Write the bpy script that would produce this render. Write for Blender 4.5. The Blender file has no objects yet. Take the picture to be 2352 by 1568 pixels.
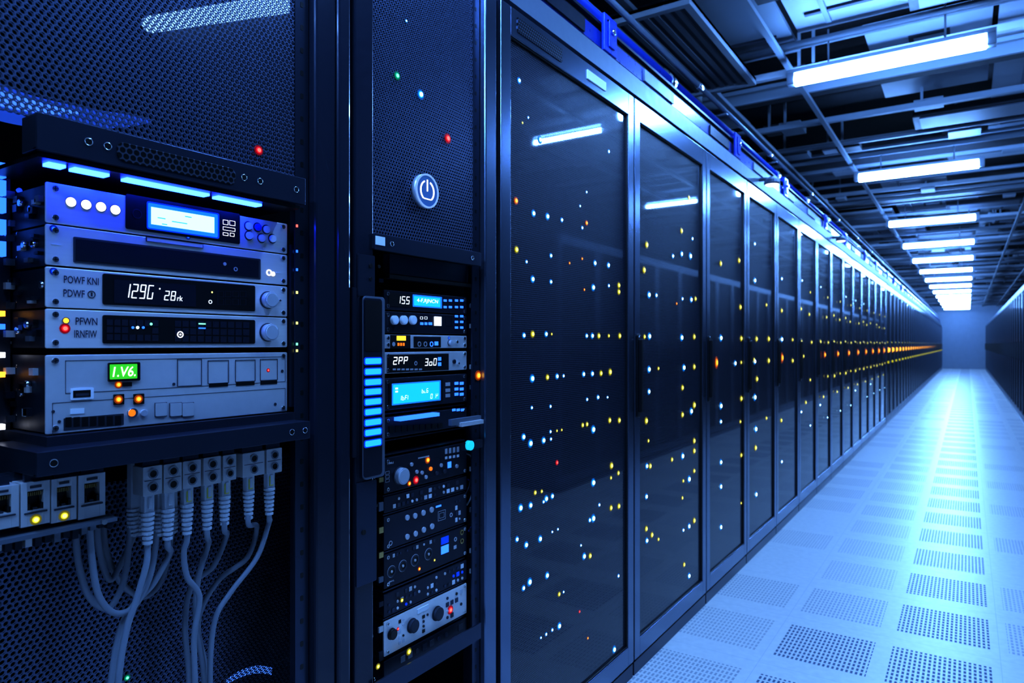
import bpy, math, random, bmesh
from mathutils import Vector, Matrix
random.seed(7)
scene=bpy.context.scene
COL=scene.collection
# ------------------------------------------------------------------ survey of the place
# aisle runs along +Y, cabinet fronts stand on the plane x=-1.05, camera eye height 1.26 m
EYE=1.26; F=1568.0; TH=math.atan2(1046,1568); S=math.sin(TH); C=math.cos(TH)
def Yp(px,W):
    u=(px-1176)/F
    return W*(C+u*S)/(S-u*C)
def Dp(px,W): return W*S+Yp(px,W)*C
def YZ(px,py,W):
    return Yp(px,W), EYE+(790-py)*Dp(px,W)/F
# ------------------------------------------------------------------ materials
M={}
def principled(name,col,metal=0.0,rough=0.4,nscale=40,namp=0.08,bump=0.0,coat=0.0,spec=0.5,stretch=(1,1,1),cvar=0.0,crough=0.05):
    m=bpy.data.materials.new(name); m.use_nodes=True
    nt=m.node_tree; b=nt.nodes['Principled BSDF']
    b.inputs['Base Color'].default_value=(*col,1); b.inputs['Metallic'].default_value=metal
    b.inputs['Roughness'].default_value=rough
    b.inputs['Coat Weight'].default_value=coat; b.inputs['Coat Roughness'].default_value=crough
    b.inputs['Specular IOR Level'].default_value=spec
    tc=nt.nodes.new('ShaderNodeTexCoord'); mp=nt.nodes.new('ShaderNodeMapping'); mp.inputs['Scale'].default_value=stretch
    n=nt.nodes.new('ShaderNodeTexNoise'); n.inputs['Scale'].default_value=nscale; n.inputs['Detail'].default_value=3
    nt.links.new(tc.outputs['Object'],mp.inputs[0]); nt.links.new(mp.outputs[0],n.inputs['Vector'])
    mr=nt.nodes.new('ShaderNodeMapRange'); mr.inputs['To Min'].default_value=max(0.02,rough-namp); mr.inputs['To Max'].default_value=min(1,rough+namp)
    nt.links.new(n.outputs['Fac'],mr.inputs['Value']); nt.links.new(mr.outputs[0],b.inputs['Roughness'])
    if cvar>0:
        mx=nt.nodes.new('ShaderNodeMix'); mx.data_type='RGBA'
        mx.inputs[6].default_value=(*[c*(1-cvar) for c in col],1); mx.inputs[7].default_value=(*[min(1,c*(1+cvar)) for c in col],1)
        nt.links.new(n.outputs['Fac'],mx.inputs[0]); nt.links.new(mx.outputs[2],b.inputs['Base Color'])
    if bump>0:
        bp=nt.nodes.new('ShaderNodeBump'); bp.inputs['Strength'].default_value=bump; bp.inputs['Distance'].default_value=0.002
        nt.links.new(n.outputs['Fac'],bp.inputs['Height']); nt.links.new(bp.outputs[0],b.inputs['Normal'])
    M[name]=m; return m
def emit(name,col,st,sample=False):
    m=bpy.data.materials.new(name); m.use_nodes=True
    b=m.node_tree.nodes['Principled BSDF']
    b.inputs['Base Color'].default_value=(*[c*0.3 for c in col],1)
    b.inputs['Emission Color'].default_value=(*col,1); b.inputs['Emission Strength'].default_value=st
    b.inputs['Roughness'].default_value=0.4
    if not sample:
        try: m.cycles.emission_sampling='NONE'
        except Exception: pass
    M[name]=m; return m
def perf(name,col,pitch,rad,transparent,metal=0.7,rough=0.3,hole=(0.001,0.002,0.004),coat=0.0,spec=0.5):
    m=principled(name,col,metal,rough,30,0.02,coat=coat,spec=spec,crough=0.03)
    nt=m.node_tree; b=nt.nodes['Principled BSDF']; L=nt.links
    tc=nt.nodes.new('ShaderNodeTexCoord'); sp=nt.nodes.new('ShaderNodeSeparateXYZ'); L.new(tc.outputs['Object'],sp.inputs[0])
    cb=nt.nodes.new('ShaderNodeCombineXYZ'); L.new(sp.outputs['Y'],cb.inputs[0]); L.new(sp.outputs['Z'],cb.inputs[1])
    sc=nt.nodes.new('ShaderNodeVectorMath'); sc.operation='MULTIPLY'; sc.inputs[1].default_value=(1/pitch,1/(pitch*1.732),0); L.new(cb.outputs[0],sc.inputs[0])
    outs=[]
    for off in (0,0.5):
        a=nt.nodes.new('ShaderNodeVectorMath'); a.operation='ADD'; a.inputs[1].default_value=(off,off,0); L.new(sc.outputs[0],a.inputs[0])
        f=nt.nodes.new('ShaderNodeVectorMath'); f.operation='FRACTION'; L.new(a.outputs[0],f.inputs[0])
        s_=nt.nodes.new('ShaderNodeVectorMath'); s_.operation='SUBTRACT'; s_.inputs[1].default_value=(.5,.5,0); L.new(f.outputs[0],s_.inputs[0])
        q=nt.nodes.new('ShaderNodeVectorMath'); q.operation='MULTIPLY'; q.inputs[1].default_value=(1,1.732,0); L.new(s_.outputs[0],q.inputs[0])
        l=nt.nodes.new('ShaderNodeVectorMath'); l.operation='LENGTH'; L.new(q.outputs[0],l.inputs[0]); outs.append(l.outputs['Value'])
    mn=nt.nodes.new('ShaderNodeMath'); mn.operation='MINIMUM'; L.new(outs[0],mn.inputs[0]); L.new(outs[1],mn.inputs[1])
    mr=nt.nodes.new('ShaderNodeMapRange'); mr.inputs['From Min'].default_value=rad-0.05; mr.inputs['From Max'].default_value=rad+0.05
    L.new(mn.outputs[0],mr.inputs['Value'])
    out=nt.nodes['Material Output']
    if transparent:
        tr=nt.nodes.new('ShaderNodeBsdfTransparent'); sh=tr
    else:
        sh=nt.nodes.new('ShaderNodeBsdfPrincipled'); sh.inputs['Base Color'].default_value=(*hole,1); sh.inputs['Roughness'].default_value=0.5; sh.inputs['Specular IOR Level'].default_value=0.1
        sh.inputs['Coat Weight'].default_value=coat; sh.inputs['Coat Roughness'].default_value=0.03
    mix=nt.nodes.new('ShaderNodeMixShader'); L.new(mr.outputs[0],mix.inputs[0]); L.new(sh.outputs[0],mix.inputs[1]); L.new(b.outputs[0],mix.inputs[2])
    L.new(mix.outputs[0],out.inputs['Surface'])
principled('frame',(0.050,0.068,0.115),0.75,0.28,8,0.02)
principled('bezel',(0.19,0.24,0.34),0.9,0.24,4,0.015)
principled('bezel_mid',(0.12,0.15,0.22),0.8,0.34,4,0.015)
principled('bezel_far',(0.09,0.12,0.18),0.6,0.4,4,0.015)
principled('pillar',(0.018,0.027,0.052),0.4,0.26,4,0.02,coat=0.25)
principled('black',(0.004,0.005,0.008),0.0,0.35,60,0.05)
principled('inner',(0.003,0.004,0.007),0.2,0.6,30,0.1)
principled('navy',(0.012,0.018,0.038),0.4,0.35,50,0.06)
principled('chassis',(0.022,0.03,0.055),0.5,0.4,50,0.1)
principled('silver',(0.90,0.85,0.84),0.35,0.32,60,0.05,stretch=(1,0.05,4),cvar=0.05)
principled('pewter',(0.68,0.66,0.66),0.3,0.38,60,0.05,cvar=0.06)
principled('knob',(0.66,0.67,0.72),0.4,0.3,60,0.05)
principled('steel',(0.75,0.77,0.8),1.0,0.25,60,0.05)
principled('groove',(0.035,0.045,0.07),0.2,0.5)
principled('white',(0.85,0.87,0.9),0.0,0.4)
principled('plug',(0.62,0.64,0.68),0.0,0.3,coat=0.3)
principled('cable',(0.27,0.30,0.35),0.0,0.42,80,0.1)
principled('ink',(0.02,0.025,0.05),0.0,0.5)
principled('gold',(0.7,0.5,0.2),1.0,0.3)
principled('yellowtag',(0.85,0.75,0.12),0.0,0.4)
principled('blueplastic',(0.01,0.05,0.55),0.0,0.3)
principled('traydark',(0.012,0.018,0.035),0.4,0.45)
principled('trayblue',(0.012,0.045,0.38),0.2,0.3)
principled('galv',(0.17,0.20,0.25),0.5,0.48,30,0.1)
principled('ceil_dark',(0.008,0.011,0.018),0.1,0.7)
principled('ceil_a',(0.32,0.35,0.39),0.0,0.6,6,0.1,cvar=0.12)
principled('ceil_b',(0.17,0.20,0.24),0.0,0.6,6,0.1,cvar=0.12)
principled('ceil_c',(0.045,0.055,0.08),0.0,0.6,6,0.1,cvar=0.12)
principled('wall',(0.03,0.04,0.06),0.0,0.7,4,0.1,cvar=0.1,spec=0.2)
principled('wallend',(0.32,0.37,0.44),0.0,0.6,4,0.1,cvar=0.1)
principled('lamp_metal',(0.4,0.45,0.52),0.2,0.4)
perf('mesh_open',(0.13,0.165,0.27),0.0092,0.40,True,0.6,0.32)
perf('mesh_fine',(0.14,0.18,0.29),0.0086,0.39,True,0.6,0.32)
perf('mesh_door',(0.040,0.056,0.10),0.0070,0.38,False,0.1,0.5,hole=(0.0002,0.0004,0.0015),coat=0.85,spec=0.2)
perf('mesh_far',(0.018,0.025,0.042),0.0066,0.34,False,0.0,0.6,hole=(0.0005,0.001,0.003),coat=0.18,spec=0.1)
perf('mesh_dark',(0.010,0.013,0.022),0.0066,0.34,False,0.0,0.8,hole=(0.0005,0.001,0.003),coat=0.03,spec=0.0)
perf('vent',(0.08,0.10,0.15),0.010,0.42,False,0.6,0.4)
emit('tube',(0.20,0.45,1.0),122,True)
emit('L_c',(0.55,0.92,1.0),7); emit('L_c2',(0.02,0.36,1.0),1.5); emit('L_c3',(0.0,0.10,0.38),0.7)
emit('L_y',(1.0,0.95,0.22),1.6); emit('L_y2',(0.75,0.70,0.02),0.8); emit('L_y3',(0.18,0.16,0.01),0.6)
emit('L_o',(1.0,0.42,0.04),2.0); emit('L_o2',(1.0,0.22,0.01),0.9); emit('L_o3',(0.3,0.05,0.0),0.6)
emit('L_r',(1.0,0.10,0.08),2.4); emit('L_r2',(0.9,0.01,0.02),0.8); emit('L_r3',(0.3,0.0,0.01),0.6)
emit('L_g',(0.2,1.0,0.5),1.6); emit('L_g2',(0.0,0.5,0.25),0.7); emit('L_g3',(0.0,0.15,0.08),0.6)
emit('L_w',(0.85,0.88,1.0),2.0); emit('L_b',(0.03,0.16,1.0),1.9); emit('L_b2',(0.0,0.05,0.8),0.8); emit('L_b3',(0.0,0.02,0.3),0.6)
emit('disp',(0.42,0.85,1.0),1.4,True); emit('dispedge',(0.01,0.15,1.0),1.4); emit('dispcyan',(0.015,0.55,0.9),0.85,True)
emit('digit',(0.72,0.85,1.0),1.3); emit('green',(0.06,0.75,0.04),0.6); emit('greentxt',(0.85,1.0,0.7),1.6)
emit('bar',(0.02,0.30,1.0),1.5,True); emit('strip',(0.008,0.035,1.0),32,True); emit('amber',(1.0,0.6,0.05),1.1)
emit('glowdim',(0.02,0.09,0.6),0.7); emit('glowmid',(0.08,0.25,1.0),1.1); emit('glowbar',(0.3,0.55,1.0),1.4,True); emit('btnface',(0.03,0.14,0.50),0.4); emit('btnrim',(0.3,0.5,0.9),0.55)
# floor
def floor_mat():
    m=principled('floor_mat',(0.42,0.50,0.60),0.0,0.27,3,0.07)
    nt=m.node_tree; L=nt.links; b=nt.nodes['Principled BSDF']
    geo=nt.nodes.new('ShaderNodeNewGeometry'); sp=nt.nodes.new('ShaderNodeSeparateXYZ'); L.new(geo.outputs['Position'],sp.inputs[0])
    def mt(op,a,bv=None,cv=None):
        n=nt.nodes.new('ShaderNodeMath'); n.operation=op
        for i,v in enumerate((a,bv,cv)):
            if v is None: continue
            if isinstance(v,(int,float)): n.inputs[i].default_value=v
            else: L.new(v,n.inputs[i])
        return n.outputs[0]
    X=sp.outputs['X']; Y=sp.outputs['Y']
    gx=mt('DIVIDE',mt('ADD',X,0.29+4),0.40); gy=mt('DIVIDE',mt('ADD',Y,-3.345+11),0.55)
    fx=mt('FRACT',gx); fy=mt('FRACT',gy)
    cx=mt('ABSOLUTE',mt('SUBTRACT',fx,0.5)); cy=mt('ABSOLUTE',mt('SUBTRACT',fy,0.5))
    patch=mt('MULTIPLY',mt('LESS_THAN',cx,0.42),mt('LESS_THAN',cy,0.33))
    cmb=nt.nodes.new('ShaderNodeCombineXYZ'); L.new(mt('FLOOR',gx),cmb.inputs[0]); L.new(mt('FLOOR',gy),cmb.inputs[1])
    wn=nt.nodes.new('ShaderNodeTexWhiteNoise'); wn.noise_dimensions='2D'; L.new(cmb.outputs[0],wn.inputs['Vector'])
    main=mt('MULTIPLY',mt('GREATER_THAN',X,-0.29),mt('LESS_THAN',X,0.11))
    near=mt('MULTIPLY',mt('MULTIPLY',mt('GREATER_THAN',X,-0.69),mt('LESS_THAN',X,-0.29)),mt('LESS_THAN',Y,3.345))
    st=mt('MAXIMUM',mt('MAXIMUM',main,near),mt('MULTIPLY',mt('GREATER_THAN',wn.outputs['Value'],0.22),mt('ADD',mt('MULTIPLY',wn.outputs['Value'],0.30),0.25)))
    hx=mt('ABSOLUTE',mt('SUBTRACT',mt('FRACT',mt('DIVIDE',X,0.0165)),0.5)); hy=mt('ABSOLUTE',mt('SUBTRACT',mt('FRACT',mt('DIVIDE',Y,0.034)),0.5))
    hole=mt('MULTIPLY',mt('LESS_THAN',hx,0.26),mt('LESS_THAN',hy,0.34))
    hole=mt('MULTIPLY',mt('MULTIPLY',hole,patch),st)
    jx=mt('ABSOLUTE',mt('SUBTRACT',mt('FRACT',mt('DIVIDE',mt('ADD',X,0.29+6),0.8)),0.5)); jy=mt('ABSOLUTE',mt('SUBTRACT',mt('FRACT',gy),0.5))
    joint=mt('MAXIMUM',mt('GREATER_THAN',jx,0.4985),mt('GREATER_THAN',jy,0.4975))
    n=nt.nodes.new('ShaderNodeTexNoise'); n.inputs['Scale'].default_value=35; n.inputs['Detail'].default_value=4; L.new(geo.outputs['Position'],n.inputs['Vector'])
    mx=nt.nodes.new('ShaderNodeMix'); mx.data_type='RGBA'; mx.inputs[6].default_value=(0.74,0.71,0.66,1); mx.inputs[7].default_value=(0.95,0.90,0.84,1); L.new(n.outputs['Fac'],mx.inputs[0])
    m1=nt.nodes.new('ShaderNodeMix'); m1.data_type='RGBA'; L.new(mx.outputs[2],m1.inputs[6]); m1.inputs[7].default_value=(0.40,0.44,0.50,1); L.new(mt('MULTIPLY',joint,0.35),m1.inputs[0])
    m2=nt.nodes.new('ShaderNodeMix'); m2.data_type='RGBA'; L.new(m1.outputs[2],m2.inputs[6]); m2.inputs[7].default_value=(0.12,0.16,0.24,1); L.new(hole,m2.inputs[0])
    L.new(m2.outputs[2],b.inputs['Base Color'])
    bp=nt.nodes.new('ShaderNodeBump'); bp.inputs['Strength'].default_value=0.10; bp.inputs['Distance'].default_value=0.001; L.new(n.outputs['Fac'],bp.inputs['Height']); L.new(bp.outputs[0],b.inputs['Normal'])
    L.new(mt('ADD',mt('MULTIPLY',hole,0.35),mt('ADD',mt('MULTIPLY',n.outputs['Fac'],0.12),0.29)),b.inputs['Roughness'])
    b.inputs['Specular IOR Level'].default_value=0.42
floor_mat()
# ------------------------------------------------------------------ mesh builder
ORG={}
_fc={}
def text_mesh(s,shear):
    key=(s,shear)
    if key not in _fc:
        cu=bpy.data.curves.new('tmp','FONT'); cu.body=s; cu.size=1; cu.shear=shear; cu.resolution_u=3; cu.offset=0.008
        o=bpy.data.objects.new('tmp',cu); COL.objects.link(o)
        bpy.context.view_layer.update()
        me=bpy.data.meshes.new_from_object(o.evaluated_get(bpy.context.evaluated_depsgraph_get()))
        vs=[v.co.copy() for v in me.vertices]; fs=[tuple(p.vertices) for p in me.polygons]
        bpy.data.objects.remove(o); bpy.data.curves.remove(cu); bpy.data.meshes.remove(me)
        _fc[key]=(vs,fs)
    return _fc[key]
SEG={'0':'abcdef','1':'bc','2':'abged','3':'abgcd','4':'fgbc','5':'afgcd','6':'afgedc','7':'abc','8':'abcdefg','9':'abcdfg','G':'afedc','P':'abfge','o':'gcde','B':'fgedc','F':'afge','I':'ef','V':'fbecd','b':'fgedc','l':'ed','k':'fgeb'}
class MB:
    def __init__(s): s.v=[]; s.f=[]; s.m=[]; s.sm=[]; s.mats=[]
    def mi(s,k):
        if k not in s.mats: s.mats.append(k)
        return s.mats.index(k)
    def add(s,vs,fs,k,smooth=False):
        o=len(s.v); s.v+=[tuple(v) for v in vs]; i=s.mi(k)
        for j,f in enumerate(fs):
            s.f.append(tuple(a+o for a in f)); s.m.append(i); s.sm.append(smooth[j] if isinstance(smooth,list) else smooth)
        return s
    def box(s,x0,x1,y0,y1,z0,z1,k):
        vs=[(x,y,z) for x in (x0,x1) for y in (y0,y1) for z in (z0,z1)]
        return s.add(vs,[(0,1,3,2),(4,6,7,5),(0,4,5,1),(2,3,7,6),(0,2,6,4),(1,5,7,3)],k)
    def prism(s,ring,a,b,axis,k,smooth=False):
        n=len(ring)
        def P(t,p):
            if axis=='x': return (t,p[0],p[1])
            if axis=='y': return (p[0],t,p[1])
            return (p[0],p[1],t)
        vs=[P(a,p) for p in ring]+[P(b,p) for p in ring]
        fs=[tuple(range(n)),tuple(range(2*n-1,n-1,-1))]+[(i,(i+1)%n,n+(i+1)%n,n+i) for i in range(n)]
        return s.add(vs,fs,k,[False,False]+[smooth]*n)
    def cyl(s,a,b,c1,c2,r,k,axis='x',seg=20):
        return s.prism([(c1+r*math.cos(2*math.pi*i/seg),c2+r*math.sin(2*math.pi*i/seg)) for i in range(seg)],a,b,axis,k,True)
    def rr(s,x0,x1,y0,y1,z0,z1,rad,k):
        rad=min(rad,abs(y1-y0)/2.01,abs(z1-z0)/2.01); ring=[]
        for (cy,cz,a0) in ((y1-rad,z1-rad,0),(y0+rad,z1-rad,90),(y0+rad,z0+rad,180),(y1-rad,z0+rad,270)):
            for i in range(5):
                a=math.radians(a0+i*22.5); ring.append((cy+rad*math.cos(a),cz+rad*math.sin(a)))
        return s.prism(ring,x0,x1,'x',k,False)
    def annulus(s,x0,x1,y,z,ri,ro,k,a0=0,a1=360,seg=28):
        full=(a1-a0)>=359.9; n=seg if full else seg+1; vs=[]
        for i in range(n):
            a=math.radians(a0+(a1-a0)*i/seg)
            for r,x in ((ri,x0),(ro,x0),(ro,x1),(ri,x1)): vs.append((x,y+r*math.cos(a),z+r*math.sin(a)))
        fs=[]
        for i in range(seg):
            j=(i+1)%n
            for q in range(4): fs.append((i*4+q,i*4+(q+1)%4,j*4+(q+1)%4,j*4+q))
        return s.add(vs,fs,k,False)
    def tube(s,pts,r,k,seg=10):
        pts=[Vector(p) for p in pts]; n=len(pts); vs=[]; up=None
        for i,p in enumerate(pts):
            t=(pts[min(i+1,n-1)]-pts[max(i-1,0)]).normalized()
            if up is None:
                up=Vector((1,0,0)) if abs(t.x)<0.9 else Vector((0,0,1))
            a=(up-t*up.dot(t)).normalized(); up=a; b=t.cross(a)
            for j in range(seg):
                an=2*math.pi*j/seg; vs.append(p+a*r*math.cos(an)+b*r*math.sin(an))
        fs=[(i*seg+j,i*seg+(j+1)%seg,(i+1)*seg+(j+1)%seg,(i+1)*seg+j) for i in range(n-1) for j in range(seg)]
        sm=[True]*len(fs); fs+=[tuple(range(seg)),tuple(range((n-1)*seg,n*seg))]; sm+=[False,False]
        return s.add(vs,fs,k,sm)
    def lathe(s,prof,cx,cy,k,seg=16):
        vs=[]
        for z,r in prof:
            for j in range(seg):
                a=2*math.pi*j/seg; vs.append((cx+r*math.cos(a),cy+r*math.sin(a),z))
        n=len(prof)
        fs=[(i*seg+j,i*seg+(j+1)%seg,(i+1)*seg+(j+1)%seg,(i+1)*seg+j) for i in range(n-1) for j in range(seg)]
        sm=[False]*len(fs); fs+=[tuple(range(seg)),tuple(range((n-1)*seg,n*seg))]; sm+=[False,False]
        return s.add(vs,fs,k,sm)
    # measured helpers on a vertical plane x=-W
    def R(s,px0,py0,px1,py1,W,t,k,rad=0.0):
        y0=Yp(px0,W); y1=Yp(px1,W); pm=(px0+px1)/2
        _,z1=YZ(pm,py0,W); _,z0=YZ(pm,py1,W)
        if rad>0: return s.rr(-W,-W+t,y0,y1,z0,z1,rad,k)
        return s.box(-W,-W+t,y0,y1,z0,z1,k)
    def O(s,px0,py0,px1,py1,W,t,k,lw=0.0012):
        y0=Yp(px0,W); y1=Yp(px1,W); pm=(px0+px1)/2
        _,z1=YZ(pm,py0,W); _,z0=YZ(pm,py1,W)
        s.box(-W,-W+t,y0,y1,z0,z0+lw,k); s.box(-W,-W+t,y0,y1,z1-lw,z1,k)
        s.box(-W,-W+t,y0,y0+lw,z0+lw,z1-lw,k); return s.box(-W,-W+t,y1-lw,y1,z0+lw,z1-lw,k)
    def D(s,px,py,rp,W,t,k,seg=20):
        y,z=YZ(px,py,W); r=rp*Dp(px,W)/F
        return s.cyl(-W,-W+t,y,z,r,k,'x',seg)
    def A(s,px,py,ri,ro,W,t,k,a0=0,a1=360):
        y,z=YZ(px,py,W); q=Dp(px,W)/F
        return s.annulus(-W,-W+t,y,z,ri*q,ro*q,k,a0,a1)
    def T(s,txt,px0,px1,py,h,W,k,shear=0.0,t=0.0008):
        vs,fs=text_mesh(txt,shear)
        x0=min(v.x for v in vs); x1=max(v.x for v in vs); yy0=min(v.y for v in vs); yy1=max(v.y for v in vs)
        pm=(px0+px1)/2; Y0=Yp(px0,W); Y1=Yp(px1,W); _,zc=YZ(pm,py,W); hh=h*Dp(pm,W)/F
        sx=(Y1-Y0)/(x1-x0); sy=hh/(yy1-yy0)
        return s.add([(-W+t,Y0+(v.x-x0)*sx,zc-hh/2+(v.y-yy0)*sy) for v in vs],fs,k)
    def Q(s,txt,px0,px1,py,h,W,k,shear=0.14,t=0.0008,lw=0.16):
        # segmented display characters
        pm=(px0+px1)/2; Y0=Yp(px0,W); Y1=Yp(px1,W); _,zc=YZ(pm,py,W); hh=h*Dp(pm,W)/F; n=len(txt); pitch=(Y1-Y0)/n; w=pitch*.74; L=w*lw*1.15; z0=zc-hh/2; g=L*.18
        for i,ch in enumerate(txt):
            a=Y0+i*pitch
            R={'a':(L*.3,w-L*.3,hh-L,hh),'d':(L*.3,w-L*.3,0,L),'g':(L*.5,w-L*.5,hh/2-L/2,hh/2+L/2),'f':(0,L,hh/2+g,hh-g-L*.3),'e':(0,L,g+L*.3,hh/2-g),'b':(w-L,w,hh/2+g,hh-g-L*.3),'c':(w-L,w,g+L*.3,hh/2-g)}
            for sg in SEG.get(ch,''):
                y0,y1,q0,q1=R[sg]
                vs=[(-W+t,a+y+shear*q,z0+q) for y,q in ((y0,q0),(y1,q0),(y1,q1),(y0,q1))]
                s.add(vs,[(0,1,2,3)],k)
        return s
    def mesh(s,name,org):
        me=bpy.data.meshes.new(name)
        me.from_pydata([(a[0]-org[0],a[1]-org[1],a[2]-org[2]) for a in s.v],[],s.f)
        for k in s.mats: me.materials.append(M[k])
        me.polygons.foreach_set('material_index',s.m); me.polygons.foreach_set('use_smooth',s.sm)
        bm=bmesh.new(); bm.from_mesh(me); bmesh.ops.recalc_face_normals(bm,faces=bm.faces); bm.to_mesh(me); bm.free()
        me.update(); return me
    def done(s,name,parent=None,org=None,label=None,cat=None,kind=None,group=None,bevel=0):
        if org is None: org=ORG[parent.name] if parent else (0,0,0)
        me=s.mesh(name,org); o=bpy.data.objects.new(name,me); COL.objects.link(o)
        if parent: o.parent=parent
        else: o.location=org
        ORG[o.name]=org
        tag(o,label,cat,kind,group)
        if bevel>0:
            b=o.modifiers.new('bevel','BEVEL'); b.width=bevel; b.segments=2; b.limit_method='ANGLE'
        return o
def tag(o,label=None,cat=None,kind=None,group=None):
    if label: o['label']=label
    if cat: o['category']=cat
    if kind: o['kind']=kind
    if group: o['group']=group
def root(name,org,label,cat,group=None):
    e=bpy.data.objects.new(name,None); e.empty_display_size=0.05; e.location=org; COL.objects.link(e)
    ORG[e.name]=org; tag(e,label,cat,None,group); return e
def smooth_path(P,n=8):
    P=[Vector(p) for p in P]; P=[P[0]*2-P[1]]+P+[P[-1]*2-P[-2]]; out=[]
    for i in range(1,len(P)-2):
        a,b,c,d=P[i-1:i+3]
        for j in range(n):
            t=j/n; out.append(0.5*((2*b)+(c-a)*t+(2*a-5*b+4*c-d)*t*t+(-a+3*b-3*c+d)*t**3))
    out.append(P[-2]); return out
# LED meshes, facing +x, unit radius: bright core, two dimmer discs painting its glow halo
LED={}
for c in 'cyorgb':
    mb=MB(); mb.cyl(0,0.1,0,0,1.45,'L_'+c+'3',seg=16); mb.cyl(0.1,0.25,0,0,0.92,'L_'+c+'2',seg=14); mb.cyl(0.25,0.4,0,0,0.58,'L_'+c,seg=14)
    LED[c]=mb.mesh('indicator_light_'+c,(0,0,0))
NM={'c':'cyan','y':'yellow','o':'orange','r':'red','g':'green','b':'blue'}
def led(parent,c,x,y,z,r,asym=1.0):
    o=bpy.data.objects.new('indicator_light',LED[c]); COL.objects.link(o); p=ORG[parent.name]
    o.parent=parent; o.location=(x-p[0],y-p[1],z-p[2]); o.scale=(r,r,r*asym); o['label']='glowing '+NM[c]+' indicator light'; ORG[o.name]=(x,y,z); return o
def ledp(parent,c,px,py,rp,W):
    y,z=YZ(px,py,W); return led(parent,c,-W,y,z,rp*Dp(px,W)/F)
# ------------------------------------------------------------------ room shell
XL,XR,Y0,Y1,H=-2.45,2.15,-3.0,42.0,3.8
MB().box(XL-.1,XR+.1,Y0-.1,Y1+.1,-0.1,0,'floor_mat').done('floor',kind='structure',label='pale raised floor with perforated vent tiles')
MB().box(XL-.1,XL,Y0,Y1,0,H,'wall').done('wall_left',kind='structure',label='plain wall behind cabinets')
MB().box(XR,XR+.1,Y0,Y1,0,H,'wall').done('wall_right',kind='structure',label='plain wall behind cabinets')
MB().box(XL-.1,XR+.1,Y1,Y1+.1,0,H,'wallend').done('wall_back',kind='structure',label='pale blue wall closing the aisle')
MB().box(XL-.1,XR+.1,Y0-.1,Y0,0,H,'wall').done('wall_front',kind='structure',label='plain wall at aisle entrance')
mb=MB(); mb.box(XL-.1,XR+.1,Y0-.1,Y1+.1,H-.04,H,'ceil_dark')
y=Y0
while y<Y1-1.6:
    x=XL; row=random.choice([1.5,1.2,1.8]); 
    while x<XR-0.3:
        w=random.choice([0.75,1.1,1.5]); w=min(w,XR-x)
        if random.random()<0.80:
            z=3.30+random.choice([0,0.03,0.07,0.14]); L=row-random.choice([0.03,0.03,0.25,0.45])
            mb.box(x+0.015,x+w-0.015,y+0.02,y+L,z,z+0.03,random.choice(['ceil_a','ceil_a','ceil_a','ceil_b','ceil_b','ceil_c']))
            if random.random()<0.6:
                a=x+w*0.35; mb.box(a,a+0.24,y+0.3,y+0.52,z-0.012,z,'ceil_dark'); mb.box(a+0.03,a+0.21,y+0.33,y+0.49,z-0.018,z-0.012,'ceil_b')
            if random.random()<0.7: mb.box(x+.1,x+w-.1,y+L*.7,y+L*.7+.03,z-.015,z,'ceil_c')
            if random.random()<0.5: mb.box(x+.2,x+.23,y+.1,y+L-.1,z-.02,z,'ceil_b')
        x+=w
    y+=row
mb.done('ceiling',kind='structure',label='suspended ceiling of grey panels with dark gaps')
n=1
y=2.6
while y<Y1-1:
    mb=MB(); z0=3.20+random.choice([0,.03,.05])
    mb.box(XL,XR,y,y+0.05,z0,z0+.045,'ceil_a' if n%2 else 'ceil_b')
    if n%2:
        mb.box(XL,XR,y+0.5,y+0.66+0.1*(n%3),3.23,3.29,'ceil_dark')
        mb.box(XL,XR,y+0.47,y+0.50,3.21,3.29,'ceil_b')
        mb.box(XL,XR,y+0.30,y+0.33,3.24,3.27,'ceil_b')
    else:
        x0=random.uniform(-1.5,.2); mb.box(x0,x0+.9,y+.35,y+.75,3.22,3.28,'ceil_dark'); mb.box(x0+.05,x0+.85,y+.38,y+.72,3.21,3.22,'ceil_c')
        mb.cyl(XL,XR,y+.9,3.24,.022,'ceil_b','x',12); mb.cyl(XL,XR,y+.98,3.25,.014,'ceil_b','x',12)
    for k in range(4):
        x0=random.uniform(XL+.2,XR-.5); mb.box(x0,x0+random.uniform(.1,.3),y+.06,y+random.uniform(.2,.34),3.23,3.28,random.choice(['ceil_a','ceil_b','ceil_dark']))
        mb.box(x0+.05,x0+.07,y+.02,y+.04,z0+.045,3.5,'ceil_b')
    mb.done('trim_%d'%n,kind='structure',label='ceiling strut and dark duct'); n+=1
    y+=random.choice([1.0,1.3,1.6])
for x in (-1.62,0.62,-1.05,1.2):
    MB().box(x,x+0.035,Y0,Y1,3.165,3.195,'ceil_b').done('trim_%d'%n,kind='structure',label='long ceiling runner'); n+=1
mb=MB(); mb.box(-1.95,-1.25,3.6,5.0,3.13,3.15,'ceil_c')
for i in range(11): mb.box(-1.92+i*0.062,-1.89+i*0.062,3.64,4.96,3.118,3.13,'ceil_b')
mb.box(-1.95,-1.25,3.6,3.64,3.10,3.15,'ceil_a'); mb.box(-1.95,-1.25,4.96,5.0,3.10,3.15,'ceil_a'); mb.box(-1.29,-1.25,3.64,4.96,3.10,3.15,'ceil_a')
mb.done('ventilation_grille',org=(-1.6,3.9,3.10),label='ribbed grey ventilation grille hung beneath the ceiling',cat='vent')
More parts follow.
